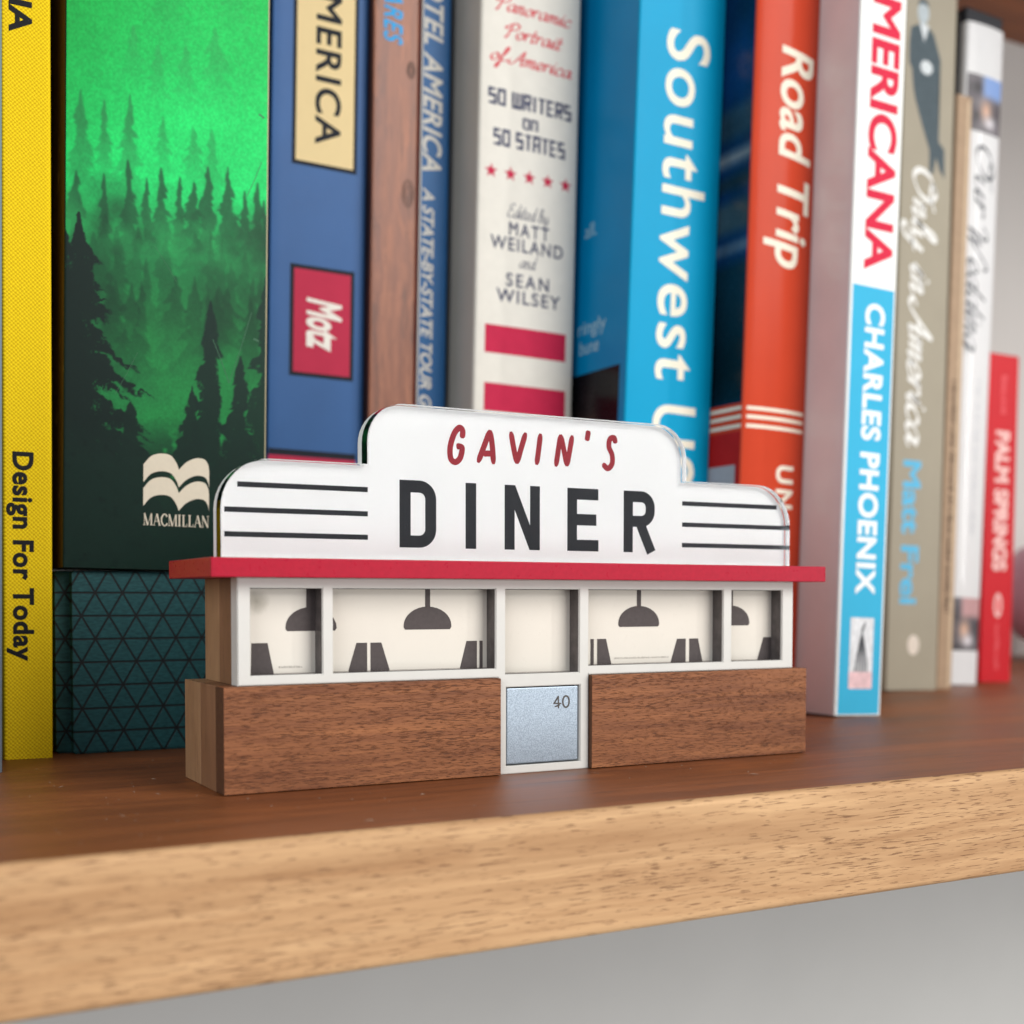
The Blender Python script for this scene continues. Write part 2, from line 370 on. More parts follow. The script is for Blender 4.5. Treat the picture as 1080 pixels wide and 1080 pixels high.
def forest():
    H, W = 700, 250; mm = 116/H                                    # 116 mm tall print from v=150 down to v=34
    yy = np.linspace(0, 1, H)[:, None]; xx = np.linspace(0, 1, W)[None]
    px = lambda y: (y/600.)*H                                      # photo rows 0..600 -> print rows (v 142..34)
    n1 = fbm(H, W, 60, 5, 1); n2 = fbm(H, W, 12, 3, 2); n3 = fbm(H, W, 2.2, 2, 3)
    top = np.array([14, 176, 74])/255; mid = np.array([28, 206, 104])/255; low = np.array([34, 138, 68])/255
    t = np.clip(yy/.4, 0, 1)[..., None]
    im = np.ones((H, W, 1))*(top*(1-t)+mid*t)
    t2 = np.clip((yy-.40)/.2, 0, 1)[..., None]
    im = im*(1-t2)+low*t2
    left = np.clip(1-xx/.55, 0, 1)[..., None]*np.clip(1-yy/.5, 0, 1)[..., None]
    im = im*(1-left*.32*np.array([.9, .5, .75]))
    im = im*(.90+.2*n1[..., None])*(.93+.14*n3[..., None])
    fog = np.clip((n1-.5)*3, 0, 1)[..., None]*np.clip((yy-.38)*5, 0, 1)[..., None]
    im = im*(1-.45*fog)+np.array([24, 72, 44])/255*.45*fog
    def blend(mask, col, a):
        nonlocal im
        m = (mask*a)[..., None]; im = im*(1-m)+np.array(col)/255*m
    Y, X = np.mgrid[0:H, 0:W]
    def tree(cx, y0, hgt, wid, col, a, seed, layers=9, fade=.6, lean=0, sway=.5):
        r = np.random.default_rng(seed)
        t = (Y-y0)/hgt
        ok = (t > 0) & (t < 1); tc = np.clip(t, 0, 1)
        dx = X-cx-lean*(Y-y0)+(n1-.5)*6; rr = np.abs(dx)
        per = max(2.5, hgt/layers/2.2)
        v = np.clip((Y-y0-.55*rr+(n2-.5)*per*1.6)/per+20, 0, 118)
        k = v.astype(int); fr = v-k
        ext = np.zeros((H, W))
        for s_, side in ((0, dx < 0), (1, dx >= 0)):
            tab = .3+.9*r.random(121)**1.3
            e = tab[k]*(1-fr**1.5)+tab[k+1]*fr**1.5
            vf = np.clip(v*3.3, 0, 399); kf = vf.astype(int); ff = vf-kf; tf = .62+.62*r.random(401)
            e = e*(tf[kf]*(1-ff**2)+tf[kf+1]*ff**2)
            ext = np.where(side, e, ext)
        ext = ext*(tc**.85)*wid+1.2
        m = ok*np.clip((ext-rr)/(.9+.10*ext)+1.1*(n3-.5)+.8*(n2-.5), 0, 1)
        m = m*np.clip((n2*.6+n3*.5+.3*(1-rr/(ext+1))-.34)*5, .2, 1)
        f = np.clip((1-t)/fade, 0, 1) if fade else 1
        blend(np.clip(m*f, 0, 1), col, a)
    P = lambda x: (x-72)/217*W
    # pale far trees in the fog
    for cx, y, h, w in ((175, -20, 120, 46), (250, -10, 90, 40), (228, 70, 90, 40), (195, 92, 70, 30), (165, 98, 70, 28), (140, 85, 60, 24)):
        tree(P(cx), px(y), px(h), w, (44, 140, 74), .5, int(cx), 8, .9)
    for cx, y, h, w in ((86, 155, 110, 24), (110, 160, 90, 20), (137, 150, 110, 26), (172, 165, 60, 16), (205, 170, 60, 26), (225, 168, 70, 22)):
        tree(P(cx), px(y), px(h), w, (36, 104, 60), .62 if cx < 140 else .4, int(cx)+7, 9, .7)
    hz = np.clip((Y-px(225)-18*(n1-.5)*6)/80, 0, 1)
    hz = hz*np.clip(1.25-(Y-px(285))/px(110), .25, 1)
    blend(hz*np.clip(1.3-n1*1.1, 0, 1), (24, 78, 46), .78)
    for i, (cx, y, h, w) in enumerate(((136, 212, 130, 30), (170, 214, 120, 34), (190, 220, 90, 18), (205, 222, 90, 30), (220, 205, 140, 36), (242, 202, 150, 42), (262, 222, 100, 20), (276, 212, 150, 30), (110, 228, 120, 24), (82, 230, 200, 46), (155, 226, 100, 18), (284, 228, 140, 18))):
        tree(P(cx), px(y), px(h), w, (22, 70, 44), .8, 50+i, 10, .6)
    for i in range(26):
        tree(r0.uniform(10, W-5), px(r0.uniform(262, 330)), px(r0.uniform(70, 130)), r0.uniform(22, 44), (18, 60, 38), .6, 90+i, 7, .8)
    soft = blur(im, 1); k_ = np.clip(1.2-np.abs(yy-.42)*2, .35, .85)[..., None]; im = im*(1-k_)+soft*k_
    mist = np.exp(-((yy-.475+.05*(n1-.5))/.045)**2)[..., None]*np.clip(n1*1.6-.35, 0, .75)[..., None]; im = im*(1-mist)+np.array([40, 150, 80])/255*mist
    # near trees: left spruce reaching in, right spruce, right edge
    tree(P(66), px(205), px(430), 66, (12, 30, 27), .98, 201, 11, 0)
    tree(P(86), px(268), px(330), 118, (13, 32, 28), .98, 215, 13, 0)
    tree(P(74), px(318), px(260), 150, (13, 32, 28), .98, 219, 13, 0)
    tree(P(224), px(335), px(300), 74, (15, 40, 33), .97, 202, 10, 0)
    tree(P(288), px(300), px(320), 62, (17, 46, 36), .96, 203, 12, 0)
    tree(P(258), px(385), px(260), 74, (17, 42, 35), .96, 204, 9, 0)
    tree(P(205), px(420), px(220), 60, (16, 40, 33), .96, 208, 8, 0)
    tree(P(140), px(440), px(180), 90, (14, 36, 30), .95, 206, 7, 0)
    bot = np.clip((Y-px(455)-30*(n1-.5))/50, 0, 1)
    blend(bot*np.clip(1.25-np.clip(n2-.58, 0, 1)*5, 0, 1), (17, 40, 33), .96)
    im = im*(.95+.1*n3[..., None])
    return np.clip(im, 0, 1)
r0 = random.Random(5)

# ------------------------------------------------------------------ books
def make_book(name, label, x0, w, y, lean, h, d, mspine, mleft=None, bulge=.0, rc=.6, z0=0, tb=2.2, group='books lined up on the shelf', page=None, recess=3.0):
    t = thing(name, (x0, y, z0+w*math.sin(lean)), label, 'book', lean, 0, group)
    def yf(u):
        s = min(max(u/w, 0), 1); v = -bulge*(1-abs(2*s-1)**2.2)
        e = min(u, w-u)
        if e < rc: e = max(e, 0); v += rc-math.sqrt(max(0, rc*rc-(rc-e)**2))
        return v
    us = [rc*(1-math.cos(math.pi/2*i/5)) for i in range(6)]
    us = us+[rc+(w-2*rc)*i/10 for i in range(1, 10)]+[w-u for u in us[::-1]]
    outer = [(0, d)]+[(u, yf(u)) for u in us]+[(w, d)]
    inner = [(w-tb, d), (w-tb, tb+rc*.5), (tb, tb+rc*.5), (tb, d)]
    path = outer+inner; n = len(path); V, F, mi = [], [], []
    for x, yy in path: V += [(x, yy, 0), (x, yy, h)]
    for i in range(n):
        j = (i+1) % n; F.append((2*i, 2*i+1, 2*j+1, 2*j)); mi.append(1 if i == 0 else 2 if i == len(outer)-2 else 0)
    F.append(tuple(2*i for i in range(n))); mi.append(0); F.append(tuple(2*i+1 for i in range(n-1, -1, -1))); mi.append(0)
    bm = bmesh.new(); vs = [bm.verts.new(v) for v in V]
    for f, m in zip(F, mi): fa = bm.faces.new([vs[k] for k in f]); fa.material_index = m
    bmesh.ops.recalc_face_normals(bm, faces=bm.faces)
    for e in bm.edges:
        a, b = e.verts
    for f in bm.faces:
        if len(f.verts) == 4: f.smooth = True
    cov = bm_obj('cover', bm, [mspine, mleft or mspine, mspine], t)
    md = cov.modifiers.new('e', 'EDGE_SPLIT'); md.split_angle = math.radians(40)
    box('page_block', (tb+.05, w-tb-.05, tb+rc*.5+.05, d-recess, recess*.6, h-recess*.6), page or M['page'], t)
    surf = lambda u, v, off: (u, yf(u)-off, v)
    left = lambda s, v, off: (-off, s, v)
    return t, cov, surf, left

# 1 pale blue-grey book at the far left
m = plain('blue_grey_cloth', lin(132, 146, 158), .6, .05, .5)
make_book('book', 'pale blue grey book cut off by the left edge of the photo', -39.3, 14.2, 41, .0116, 205, 130, m, rc=2.5)
# 2 yellow cloth book
m = cloth_mat('yellow_cloth', lin(212, 166, 4), lin(255, 222, 30))
t, c, sf, lf = make_book('book', 'narrow bright yellow cloth book with black lettering down its spine', -23, 8.2, 58.5, .008, 205, 140, m, rc=.5)
font('lettering', 'IA', M['black'], c, sf, 133.4, 127.6, 1.4, 4.9, True, bold=.035)
font('lettering', 'Design For Today', M['black'], c, sf, 54.6, 17.5, 1.7, 4.9, True, bold=.035, space=1.08)
# 3 forest book standing on the teal box
m = plain('dark_green_jacket', lin(22, 40, 34), .45, .1, .3)
mb = wood('worn_brown_jacket', lin(64, 46, 26), lin(96, 70, 40), lin(150, 124, 84), (.2, .3, .02), (.6, .6, .25), .67, .5, fleck=.5, bump=.2)
t, c, sf, lf = make_book('book', 'thick green book with a misty spruce forest printed on its spine', -12.6, 37.6, 59.5, .0155, 180, 128, m, mb, z0=33.75, rc=.3)
grid_print('forest_print', forest(), .2, 37.45, .05, 116, c, sf, M['print'], .03)
MI = plain('bone_ink', lin(226, 214, 192), .5, .03, 1)
def wave_band(name, pts_top, thick):
    top = catmull(pts_top, 8); V, F = [], []
    for i, q in enumerate(top):
        V += [sf(q[0], q[1], .06), sf(q[0], q[1]-thick, .06)]
        if i: F.append((2*i-2, 2*i, 2*i+1, 2*i-1))
    return mesh(name, V, F, MI, c)
def waves(z):   # one folded flag band: two crests with a sharp valley between
    a = [(14.2, z-2.1), (15.6, z-.5), (17.4, z+.1), (19.2, z-.15), (20.3, z-1.5), (20.75, z-2.7)]
    b = [(20.75, z-2.7), (22.2, z-1.2), (24.0, z-.35), (25.6, z-.5), (26.3, z-1.5), (26.5, z-2.6)]
    wave_band('wave_emblem', a, 3.3); wave_band('wave_emblem', b, 3.3)
waves(21.6); waves(17.2)
SER = {'M': [('v',.1,.6),('d',.1,.5,1,0),('d2',.9,.5,1,0),('v',.9,1)], 'A': 0}
def serif_word(word):
    V, F, x = [], [], 0.
    def st(p, q, w, l): ribbon([p, q], w, V, F, l)
    for i, ch in enumerate(word):
        k = .01*(i % 5)
        if ch == 'M':
            st((x+.08, 0), (x+.08, 1), .05, k); st((x+.08, 1), (x+.42, 0), .14, k+.02); st((x+.42, 0), (x+.76, 1), .05, k+.04); st((x+.78, 0), (x+.78, 1), .14, k+.06)
            for a in (.08, .78): st((x+a-.13, .03), (x+a+.13, .03), .05, k+.08)
            adv = .98
        elif ch == 'A':
            st((x+.06, 0), (x+.36, 1), .05, k); st((x+.36, 1), (x+.66, 0), .14, k+.02); st((x+.16, .36), (x+.54, .36), .05, k+.04)
            for a in (.06, .66): st((x+a-.11, .03), (x+a+.11, .03), .05, k+.08)
            adv = .78
        elif ch == 'C':
            ribbon(catmull([(x+.62, .78), (x+.5, .95), (x+.3, .98), (x+.08, .7), (x+.08, .3), (x+.3, .02), (x+.52, .05), (x+.64, .22)], 5), .14, V, F, k, pen=(0, .4)); adv = .76
        elif ch in 'IL':
            st((x+.16, 0), (x+.16, 1), .14, k); st((x+.02, .97), (x+.3, .97), .05, k+.02)
            if ch == 'I': st((x+.02, .03), (x+.3, .03), .05, k+.02); adv = .42
            else: st((x+.02, .03), (x+.52, .03), .05, k+.02); st((x+.5, .03), (x+.54, .26), .05, k+.04); adv = .64
        elif ch == 'N':
            st((x+.1, 0), (x+.1, 1), .05, k); st((x+.08, 1), (x+.66, 0), .14, k+.02); st((x+.66, 0), (x+.66, 1), .05, k+.04)
            for a, b in ((.1, .03), (.66, .97)): st((x+a-.1, b), (x+a+.1, b), .05, k+.08)
            adv = .88
        x += adv
    return np.array(V), F
place('publisher_lettering', serif_word('MACMILLAN'), MI, c, sf, 14.2, 26.5, 8.25, 10.45, off=.06, relief=.02)
# thin scratches and rubbed corners on the jacket
V, F = [], []
for (a, b, w) in (((30.2, 70-34), (34.5, 84-34), .1), ((27, 44), (30.2, 36), .12), ((33.4, 72), (36.2, 79), .12), ((16, 60), (20, 54), .06), ((34.9, 45), (35.9, 44.6), .35), ((35.6, 88), (36.6, 87.4), .3), ((9, 32), (13, 40), .06)):
    ribbon([a, ((a[0]+b[0])/2+.1, (a[1]+b[1])/2), b], w, V, F, 0)
mesh('scratches', [sf(a, b, .05) for a, b, k in V], F, plain('scuff', lin(70, 110, 84), .6), c)
quad('worn_edge', 37.28, 37.56, .2, 140, plain('rubbed_edge', lin(178, 170, 140), .6), c, sf, .05, 3)
# teal patterned box-like book below it
teal = teal_mat()
t = thing('book', (-13.4, 61, 0), 'dark teal book patterned with black triangles underneath the forest book', 'book', group='books lined up on the shelf')
bm = bmesh.new(); bbox(bm, 0, 38.2, 0, 128, .1, 33.7)
es = [e for e in bm.edges if abs(e.verts[0].co.y) < .01 and abs(e.verts[1].co.y) < .01 and abs(e.verts[0].co.x-e.verts[1].co.x) < .01]
bmesh.ops.bevel(bm, geom=es, offset=2.6, segments=6, affect='EDGES')
es = [e for e in bm.edges if e.calc_length() > .01 and abs(e.verts[0].co.z-e.verts[1].co.z) < .001]
bmesh.ops.bevel(bm, geom=es, offset=.35, segments=2, affect='EDGES')
for f in bm.faces: f.smooth = True
o = bm_obj('cover', bm, teal, t); md = o.modifiers.new('e', 'EDGE_SPLIT'); md.split_angle = math.radians(35)
# 4 blue book with cream and red labels
m = plain('blue_jacket', lin(54, 98, 154), .38, .06, .06, bump=.04)
t, c, sf, lf = make_book('book', 'mid blue book with a cream title label above a small red label', 40.7, 24.2, 111, .019, 215, 125, m, rc=.4)
K = plain('navy_black_ink', lin(36, 40, 48), .45)
L1 = plain('cream_label_ink', lin(236, 212, 160), .42, .02); R1 = plain('label_red_ink', lin(194, 52, 80), .42, .03)
o = quad('title_label', 5.15, 21.5, 131.4, 212, K, c, sf, .03); quad('label_field', 6.05, 20.6, 132.4, 211, L1, o, sf, .06)
font('lettering', 'AMERICA', K, o, sf, 180.4, 137.0, 11.0, 17.0, True, bold=.02, off=.09, space=1.12)
o = quad('author_label', 5.1, 21.35, 81.4, 107.9, K, c, sf, .03); quad('label_field', 6.1, 20.4, 82.4, 106.9, R1, o, sf, .06)
font('lettering', 'Motz', plain('white_ink', lin(246, 240, 230), .5), o, sf, 100.3, 87.9, 9.7, 17.8, True, bold=.035, off=.09, shear=.22)
quad('dark_band', .3, 24.0, 62.3, 63.8, K, c, sf, .03); quad('red_band', .3, 24.0, 20, 62.25, R1, c, sf, .03)
# 5 wood-print book
m = wood('knotty_wood_print', lin(112, 60, 40), lin(176, 112, 80), lin(78, 48, 38), (.34, .34, .014), (1.6, 1.6, .1), .62, .36, fleck=.55, bump=.0)
ml = plain('dark_brown_cover', lin(96, 66, 56), .4)
t, c, sf, lf = make_book('book', 'brown book with a wood grain print and bright blue lettering on its spine', 65, 12, 108, .0188, 215, 128, m, ml, rc=.4)
font('lettering', 'ARES', plain('cyan_ink', lin(40, 168, 232), .5), c, sf, 176.6, 163.4, 2.7, 7.4, True, bold=.015, space=1.12, shear=.25)
def knot(cu, cv, ru, rv, seed):
    V, F = [], []; n = 28; r = random.Random(seed)
    for k, s in enumerate((1, .72, .45)):
        pts = [(cu+ru*s*(1+.12*r.uniform(-1, 1))*math.cos(2*math.pi*i/n), cv+rv*s*math.sin(2*math.pi*i/n)) for i in range(n)]
        ribbon(pts, .28 if k else .4, V, F, 0, closed=True)
    return mesh('knot_mark', [sf(a, b, .03) for a, b, q in V], F, plain('knot', lin(104, 72, 60), .4), c)
knot(9.6, 128, 1.5, 3.2, 1); knot(9.9, 158, .9, 2, 2)
# 6 slim blue guide with slanted lettering
m = plain('deep_blue_jacket', lin(30, 88, 140), .36, .06, .2); ml = plain('red_cover_edge', lin(168, 44, 44), .4)
t, c, sf, lf = make_book('book', 'slim blue book with white slanted capitals down the spine and a red cover edge', 77.2, 7.8, 107, .019, 215, 125, m, ml, rc=.3)
W1 = plain('pale_ink', lin(208, 204, 194), .5, .03)
font('lettering', 'MOTEL AMERICA', W1, c, sf, 186.5, 133.8, .8, 5.6, True, bold=.022, shear=.25, space=1.06)
font('lettering', 'A STATE-BY-STATE TOUR GUIDE', W1, c, sf, 129.8, 66, 1.0, 3.9, True, bold=.025, shear=.25)
quad('white_edge', .02, .42, 2, 213, W1, c, sf, .03, 3)
# 7 cream paperback
m = plain('cream_paper', lin(222, 217, 206), .55, .03, .3, bump=.12); ml = plain('cream_paper_shaded', lin(206, 200, 188), .5, .04, .05)  # left face repeats the cream, darkened in colour as the shaded side
t, c, sf, lf = make_book('book', 'cream book with red script, navy capitals, stars and red bars on its spine', 87, 28.2, 96, .024, 215, 125, m, ml, rc=.8, bulge=.4)
RI = plain('script_red_ink', lin(206, 74, 84), .5); NI = plain('navy_ink', lin(56, 62, 92), .5); BR = plain('bar_red_ink', lin(190, 38, 72), .5)
place('lettering', cursive('Panoramic', .14), RI, c, sf, 3.6, 25.4, 171.4, 175.0, cut=2)
place('lettering', cursive('Portrait', .14), RI, c, sf, 6.2, 22.8, 165.2, 168.8, cut=2)
place('lettering', cursive('of America', .14), RI, c, sf, 2.6, 26.0, 159.0, 162.6, cut=2)
place('lettering', blockwords('50 WRITERS'), NI, c, sf, 2.3, 25.8, 148.4, 152.2)
place('lettering', blockwords('ON'), NI, c, sf, 11.8, 16.2, 143.8, 146.4)
place('lettering', blockwords('50 STATES'), NI, c, sf, 3.9, 24.2, 138.7, 142.6)
for i in range(5):
    cu = 3.5+i*5.27; V = []
    for k in range(10):
        r = 1.85 if k % 2 == 0 else .78; a = math.pi/2+k*math.pi/5
        V.append(sf(cu+r*math.cos(a), 132.2+r*math.sin(a), .03))
    V.append(sf(cu, 132.2, .03))
    mesh('star', V, [(10, k, (k+1) % 10) for k in range(10)], BR, c)
place('lettering', cursive('Edited by', .1), NI, c, sf, 8.2, 19.9, 121.8, 125.2)
font('lettering', 'MATT', NI, c, sf, 8.7, 20, 117.5, 120.6, space=1.3, bold=.015)
font('lettering', 'WEILAND', NI, c, sf, 3.7, 24.2, 113.7, 116.8, space=1.2, bold=.015)
place('lettering', cursive('and', .1), NI, c, sf, 11.8, 16.9, 109.9, 113.2)
font('lettering', 'SEAN', NI, c, sf, 8.2, 20.3, 105, 108.1, space=1.3, bold=.015)
font('lettering', 'WILSEY', NI, c, sf, 5.6, 23.7, 101, 104.1, space=1.2, bold=.015)
quad('red_bar', 2.75, 25.7, 88.2, 95.1, BR, c, sf); quad('red_bar', 2.85, 25.9, 74, 80.9, BR, c, sf)
# 8 wide cyan guidebook
m = plain('cyan_gloss', lin(0, 154, 198), .35, .03, .05, spec=.1, bump=.02); ml = plain('cyan_gloss_shaded', lin(0, 132, 186), .35, .05, .05)  # left cover is the same cyan with its shade put into the colour
t, c, sf, lf = make_book('book', 'wide cyan guidebook with big cream letters down its spine', 116.2, 25.6, 75, .04, 205, 128, m, ml, rc=.5)
CI = plain('cream_ink', lin(242, 234, 214), .5, .03)
font('lettering', 'Southwest', CI, c, sf, 166.6, 81.6, 8.5, 20.8, True, bold=.01, space=1.1)
font('lettering', 'USA', CI, c, sf, 75.6, 44, 8.4, 20.6, True, bold=.01, space=1.1)
def night():
    im = np.ones((60, 60, 3))*np.array([16, 14, 18])/255; Y, X = np.mgrid[0:60, 0:60]
    for cx, cy, r, col in ((24, 22, 6, (190, 120, 60)), (15, 25, 5, (210, 170, 90)), (33, 20, 5, (160, 90, 50)), (18, 34, 8, (50, 60, 110)), (34, 32, 8, (40, 50, 90)), (30, 10, 9, (40, 34, 36))):
        m_ = np.exp(-(((X-cx)**2+(Y-cy)**2)/r**2))[..., None]; im = im*(1-m_)+np.array(col)/255*m_
    return im*(.8+.4*fbm(60, 60, 6, 3, 9)[..., None])
grid_print('cover_photo', night(), 3.0, 32, 40, 84.5, c, lambda u, v, o: (-o, 35-u, v), M['gloss_print'], .03)
WI = plain('soft_white_ink', lin(170, 204, 216), .5)
sl = lambda u, v, o: (-o, 30-u, v)
font('lettering', 'all.', WI, c, sl, 8.5, 14.0, 119.0, 122.5, off=.03)
font('lettering', 'ringly', WI, c, sl, 7, 20.0, 94.5, 98.0, off=.03)
font('lettering', 'bune', WI, c, sl, 8, 17.0, 89.5, 93.0, off=.03)
# 9 orange-red book
m = plain('orange_red_gloss', lin(200, 70, 44), .2, .04, .06, spec=.09, bump=.015)
t, c, sf, lf = make_book('book', 'orange red book with white title letters and three white stripes on its rounded spine', 142.3, 19.8, 63, .037, 205, 130, m, m, bulge=1.5, rc=.5)
font('lettering', 'Road Trip', CI, c, sf, 162.4, 109.0, 7.4, 17.4, True, bold=.02, shear=.12, cut=.7)
font('lettering', 'UN', CI, c, sf, 61.0, 50.5, 10.2, 15.4, True, bold=.03, space=1.3, cut=.7)
for v in (74.2, 72.1, 69.9): quad('white_stripe', .05, 19.75, v-.42, v+.42, CI, c, sf, .04, 16)
def carpic():
    H, W = 150, 50; Y, X = np.mgrid[0:H, 0:W]; t = Y/H
    im = np.zeros((H, W, 3))+np.array([10, 60, 120])/255
    n = fbm(H, W, 20, 4, 21)[..., None]
    def band(a, b, col, soft=4):
        nonlocal im
        m_ = (np.clip((Y-a)/soft, 0, 1)*np.clip((b-Y)/soft, 0, 1))[..., None]; im = im*(1-m_)+np.array(col)/255*m_
    band(52, 66, (60, 96, 122)); band(66, 74, (190, 200, 206)); band(74, 82, (40, 62, 76)); band(82, 96, (70, 98, 112)); band(96, 102, (170, 184, 192)); band(102, 151, (12, 50, 70)); band(120, 151, (6, 30, 44), 12)
    return np.clip(im*(.38+.55*n), 0, 1)
sr = lambda u, v, o: (-o, 24-u, v)
grid_print('cover_photo', carpic(), 0, 23.6, 75.5, 190, c, sr, M['gloss_print'], .03)
quad('cover_band', 0, 23.6, 40, 68.6, plain('deep_red_ink', lin(178, 30, 30), .35), c, sr, .03)
quad('grey_patch', 2, 22, 40, 60.5, plain('grey_ink', lin(170, 170, 176), .4), c, sr, .06)
for v in (74.2, 72.1, 69.9): quad('white_stripe', .0, 23.6, v-.42, v+.42, CI, c, sr, .05)
# 10 white and sky-blue book
m = plain('white_jacket', lin(236, 236, 232), .35, .02, .1); ml = plain('mauve_cover', lin(226, 211, 208), .25, .05, .05, coat=.3)
t, c, sf, lf = make_book('book', 'white and sky blue book with red capitals above white capitals, beside the taupe book', 162.4, 15, 49, .036, 205, 135, m, ml, rc=.5)
quad('blue_field', .06, 14.2, .3, 103.7, plain('sky_blue_ink', lin(62, 176, 214), .4, .02, .1), c, sf, .03, 16)
RA = plain('crimson_ink', lin(214, 44, 72), .45)
font('lettering', 'AMERICANA', RA, c, sf, 183.5, 107.6, 4.4, 12.7, True, bold=.032)
font('lettering', 'CHARLES PHOENIX', plain('white_text_ink', lin(240, 244, 244), .5), c, sf, 99.8, 29.4, 5.4, 11.1, True, bold=.035, off=.06, space=1.08)
def flyover():
    im = np.ones((70, 44, 3))*np.array([222, 224, 226])/255; Y, X = np.mgrid[0:70, 0:44]
    for k in range(5):
        xc = 10+k*6+ (70-Y)**2*.004*(1-.5*k) ; m_ = np.clip(1.8-np.abs(X-xc), 0, 1)[..., None]*(Y > 4+3*k)[..., None]
        im = im*(1-m_)+np.array([70, 72, 76])/255*m_
    m_ = (Y > 52)[..., None]; im = np.where(m_, np.array([232, 196, 198])/255, im)
    return im*(.9+.2*fbm(70, 44, 5, 2, 3)[..., None])
grid_print('sticker_picture', flyover(), 4.0, 11.6, 6.5, 23.8, c, sf, M['print'], .07)
# 11 tan book with the standing figure
m = plain('taupe_jacket', lin(160, 152, 134), .45, .03, .08)
t, c, sf, lf = make_book('book', 'taupe book with a dark suited figure above white script on its spine', 233.6, 21.5, 103.5, .025, 232, 140, m, rc=.5)
def flat(name, pts, mat, off=.03):
    bm = bmesh.new(); f0 = bm.faces.new([bm.verts.new(sf(u, v, off)) for u, v in pts]); bmesh.ops.triangulate(bm, faces=[f0])
    return bm_obj(name, bm, mat, c)
def oval(u, v, a, b): return [(u+a*math.cos(k*math.pi/14), v+b*math.sin(k*math.pi/14)) for k in range(28)]
SU = plain('slate_suit_ink', lin(80, 92, 98), .5, .1, .5); PF = plain('pale_skin_ink', lin(180, 190, 194), .5, .1, .8); PW = plain('pale_shirt_ink', lin(212, 218, 220), .5)
o = flat('suited_figure', [(5.74, 202.7), (2.25, 201), (1.68, 195.8), (1.9, 190.4), (3.15, 188.7), (3.74, 184), (4.7, 180.2), (7.77, 173.1), (11.3, 165.8), (11.6, 158.6), (13.2, 158.9), (14.2, 164), (16, 160.3), (18.1, 158.1), (17.7, 167), (15.2, 168.9), (14.66, 181.8), (14.74, 189.6), (14.96, 193.7), (11.83, 200.7), (10.16, 202), (9.33, 202.7)], SU)
flat('collar', [(5.7, 203), (9.7, 202.8), (7.9, 197.6)], PW, .05); flat('head', oval(7.15, 206.4, 2.4, 3.6), PF, .05); flat('hands', oval(9.1, 190.2, 2.5, 2.1), PW, .05)
flat('hair', [(4.9, 207.5), (5.2, 209.6), (7.1, 210.6), (9, 209.8), (9.5, 207.6), (8.8, 208.7), (7, 209.0), (5.6, 208.6)], SU, .06)
place('lettering', cursive('Only in America', .15), WO if False else plain('bright_white_ink', lin(240, 240, 236), .45), c, sf, 160, 74.5, 5.2, 14.8, True, off=.06)
font('lettering', 'Matt Frei', plain('light_cyan_ink', lin(98, 186, 224), .5), c, sf, 70.6, 26.5, 4.8, 11.6, True, bold=.03)
V = [sf(10.9+2.5*math.cos(a*math.pi/12), 14+3.1*math.sin(a*math.pi/12), .03) for a in range(24)]
mesh('round_emblem', V, [tuple(range(24))], plain('pale_pink_ink', lin(222, 210, 196), .5), c)
def ticks(u0, u1, v0, v1, mat, parent, sf, down=True, seed=1, gap=.5):
    """a line of print too soft to read: uneven little strokes"""
    r = random.Random(seed); V, F = [], []; p = v1
    while p > v0:
        w = r.uniform(.35, .8); b = u0+r.uniform(0, .2)*(u1-u0); t_ = u1-r.uniform(0, .45)*(u1-u0)
        k = len(V); V += [sf(b, p, .03), sf(t_, p, .03), sf(t_, p-w, .03), sf(b, p-w, .03)]; F.append((k, k+1, k+2, k+3))
        p -= w+r.uniform(.2, gap)*(3 if r.random() < .14 else 1)
    mesh('soft_lettering', V, F, mat, parent)
# 12 slim brown book
m = plain('brown_paper', lin(168, 142, 116), .5, .08, .3); ml = plain('brown_side', lin(150, 126, 104), .5)
t, c, sf, lf = make_book('book', 'very slim brown book with faint dark lettering squeezed beside the taupe book', 256.0, 6.4, 104.3, .032, 185.5, 140, m, ml, rc=.3, tb=1)
ticks(1.9, 4.3, 24, 97, plain('brown_ink', lin(70, 54, 44), .5), c, sf, seed=4)
quad('pale_edge', 4.6, 5.6, 1, 184, plain('pale_edge_ink', lin(206, 184, 156), .5), c, sf, .03)
# 13 white album
m = plain('white_album', lin(218, 218, 218), .3, .015, .2, coat=.15); ml = plain('black_album_side', lin(20, 14, 16), .35)
t, c, sf, lf = make_book('photo_album', 'white album with grey script and two small photos on its glossy spine', 267.8, 17.3, 114, .04, 214.5, 125, m, m, bulge=.8, rc=1.0)
box('top_cap', (.1, 17.2, .6, 125, 214.6, 219.5), plain('black_cap', lin(34, 36, 42), .35), t, .5)
box('black_side', (-1.6, -.05, 2.2, 125, 8, 218), ml, t, .2)
def photo(seed, sky):
    H, W = 60, 50; Y, X = np.mgrid[0:H, 0:W]; n = fbm(H, W, 14, 3, seed)[..., None]
    im = np.ones((H, W, 3))*np.array([96, 92, 96])/255*(.6+.8*n)
    m_ = (np.clip((X-18)/6, 0, 1)*np.clip((26-Y)/8, 0, 1))[..., None]; im = im*(1-m_)+np.array(sky)/255*m_
    m_ = np.exp(-(((X-26)/7)**2+((Y-36)/10)**2))[..., None]; im = im*(1-m_)+np.array([214, 172, 146])/255*m_
    m_ = np.exp(-(((X-32)/8)**2+((Y-48)/7)**2))[..., None]; im = im*(1-m_)+np.array([220, 216, 220])/255*m_
    return im
grid_print('spine_photo', photo(5, (132, 160, 210)), .9, 16.9, 180, 198.2, c, sf, M['gloss_print'], .03)
grid_print('spine_photo', photo(8, (190, 150, 150)), .9, 16.6, 11.2, 28.6, c, sf, M['gloss_print'], .03)
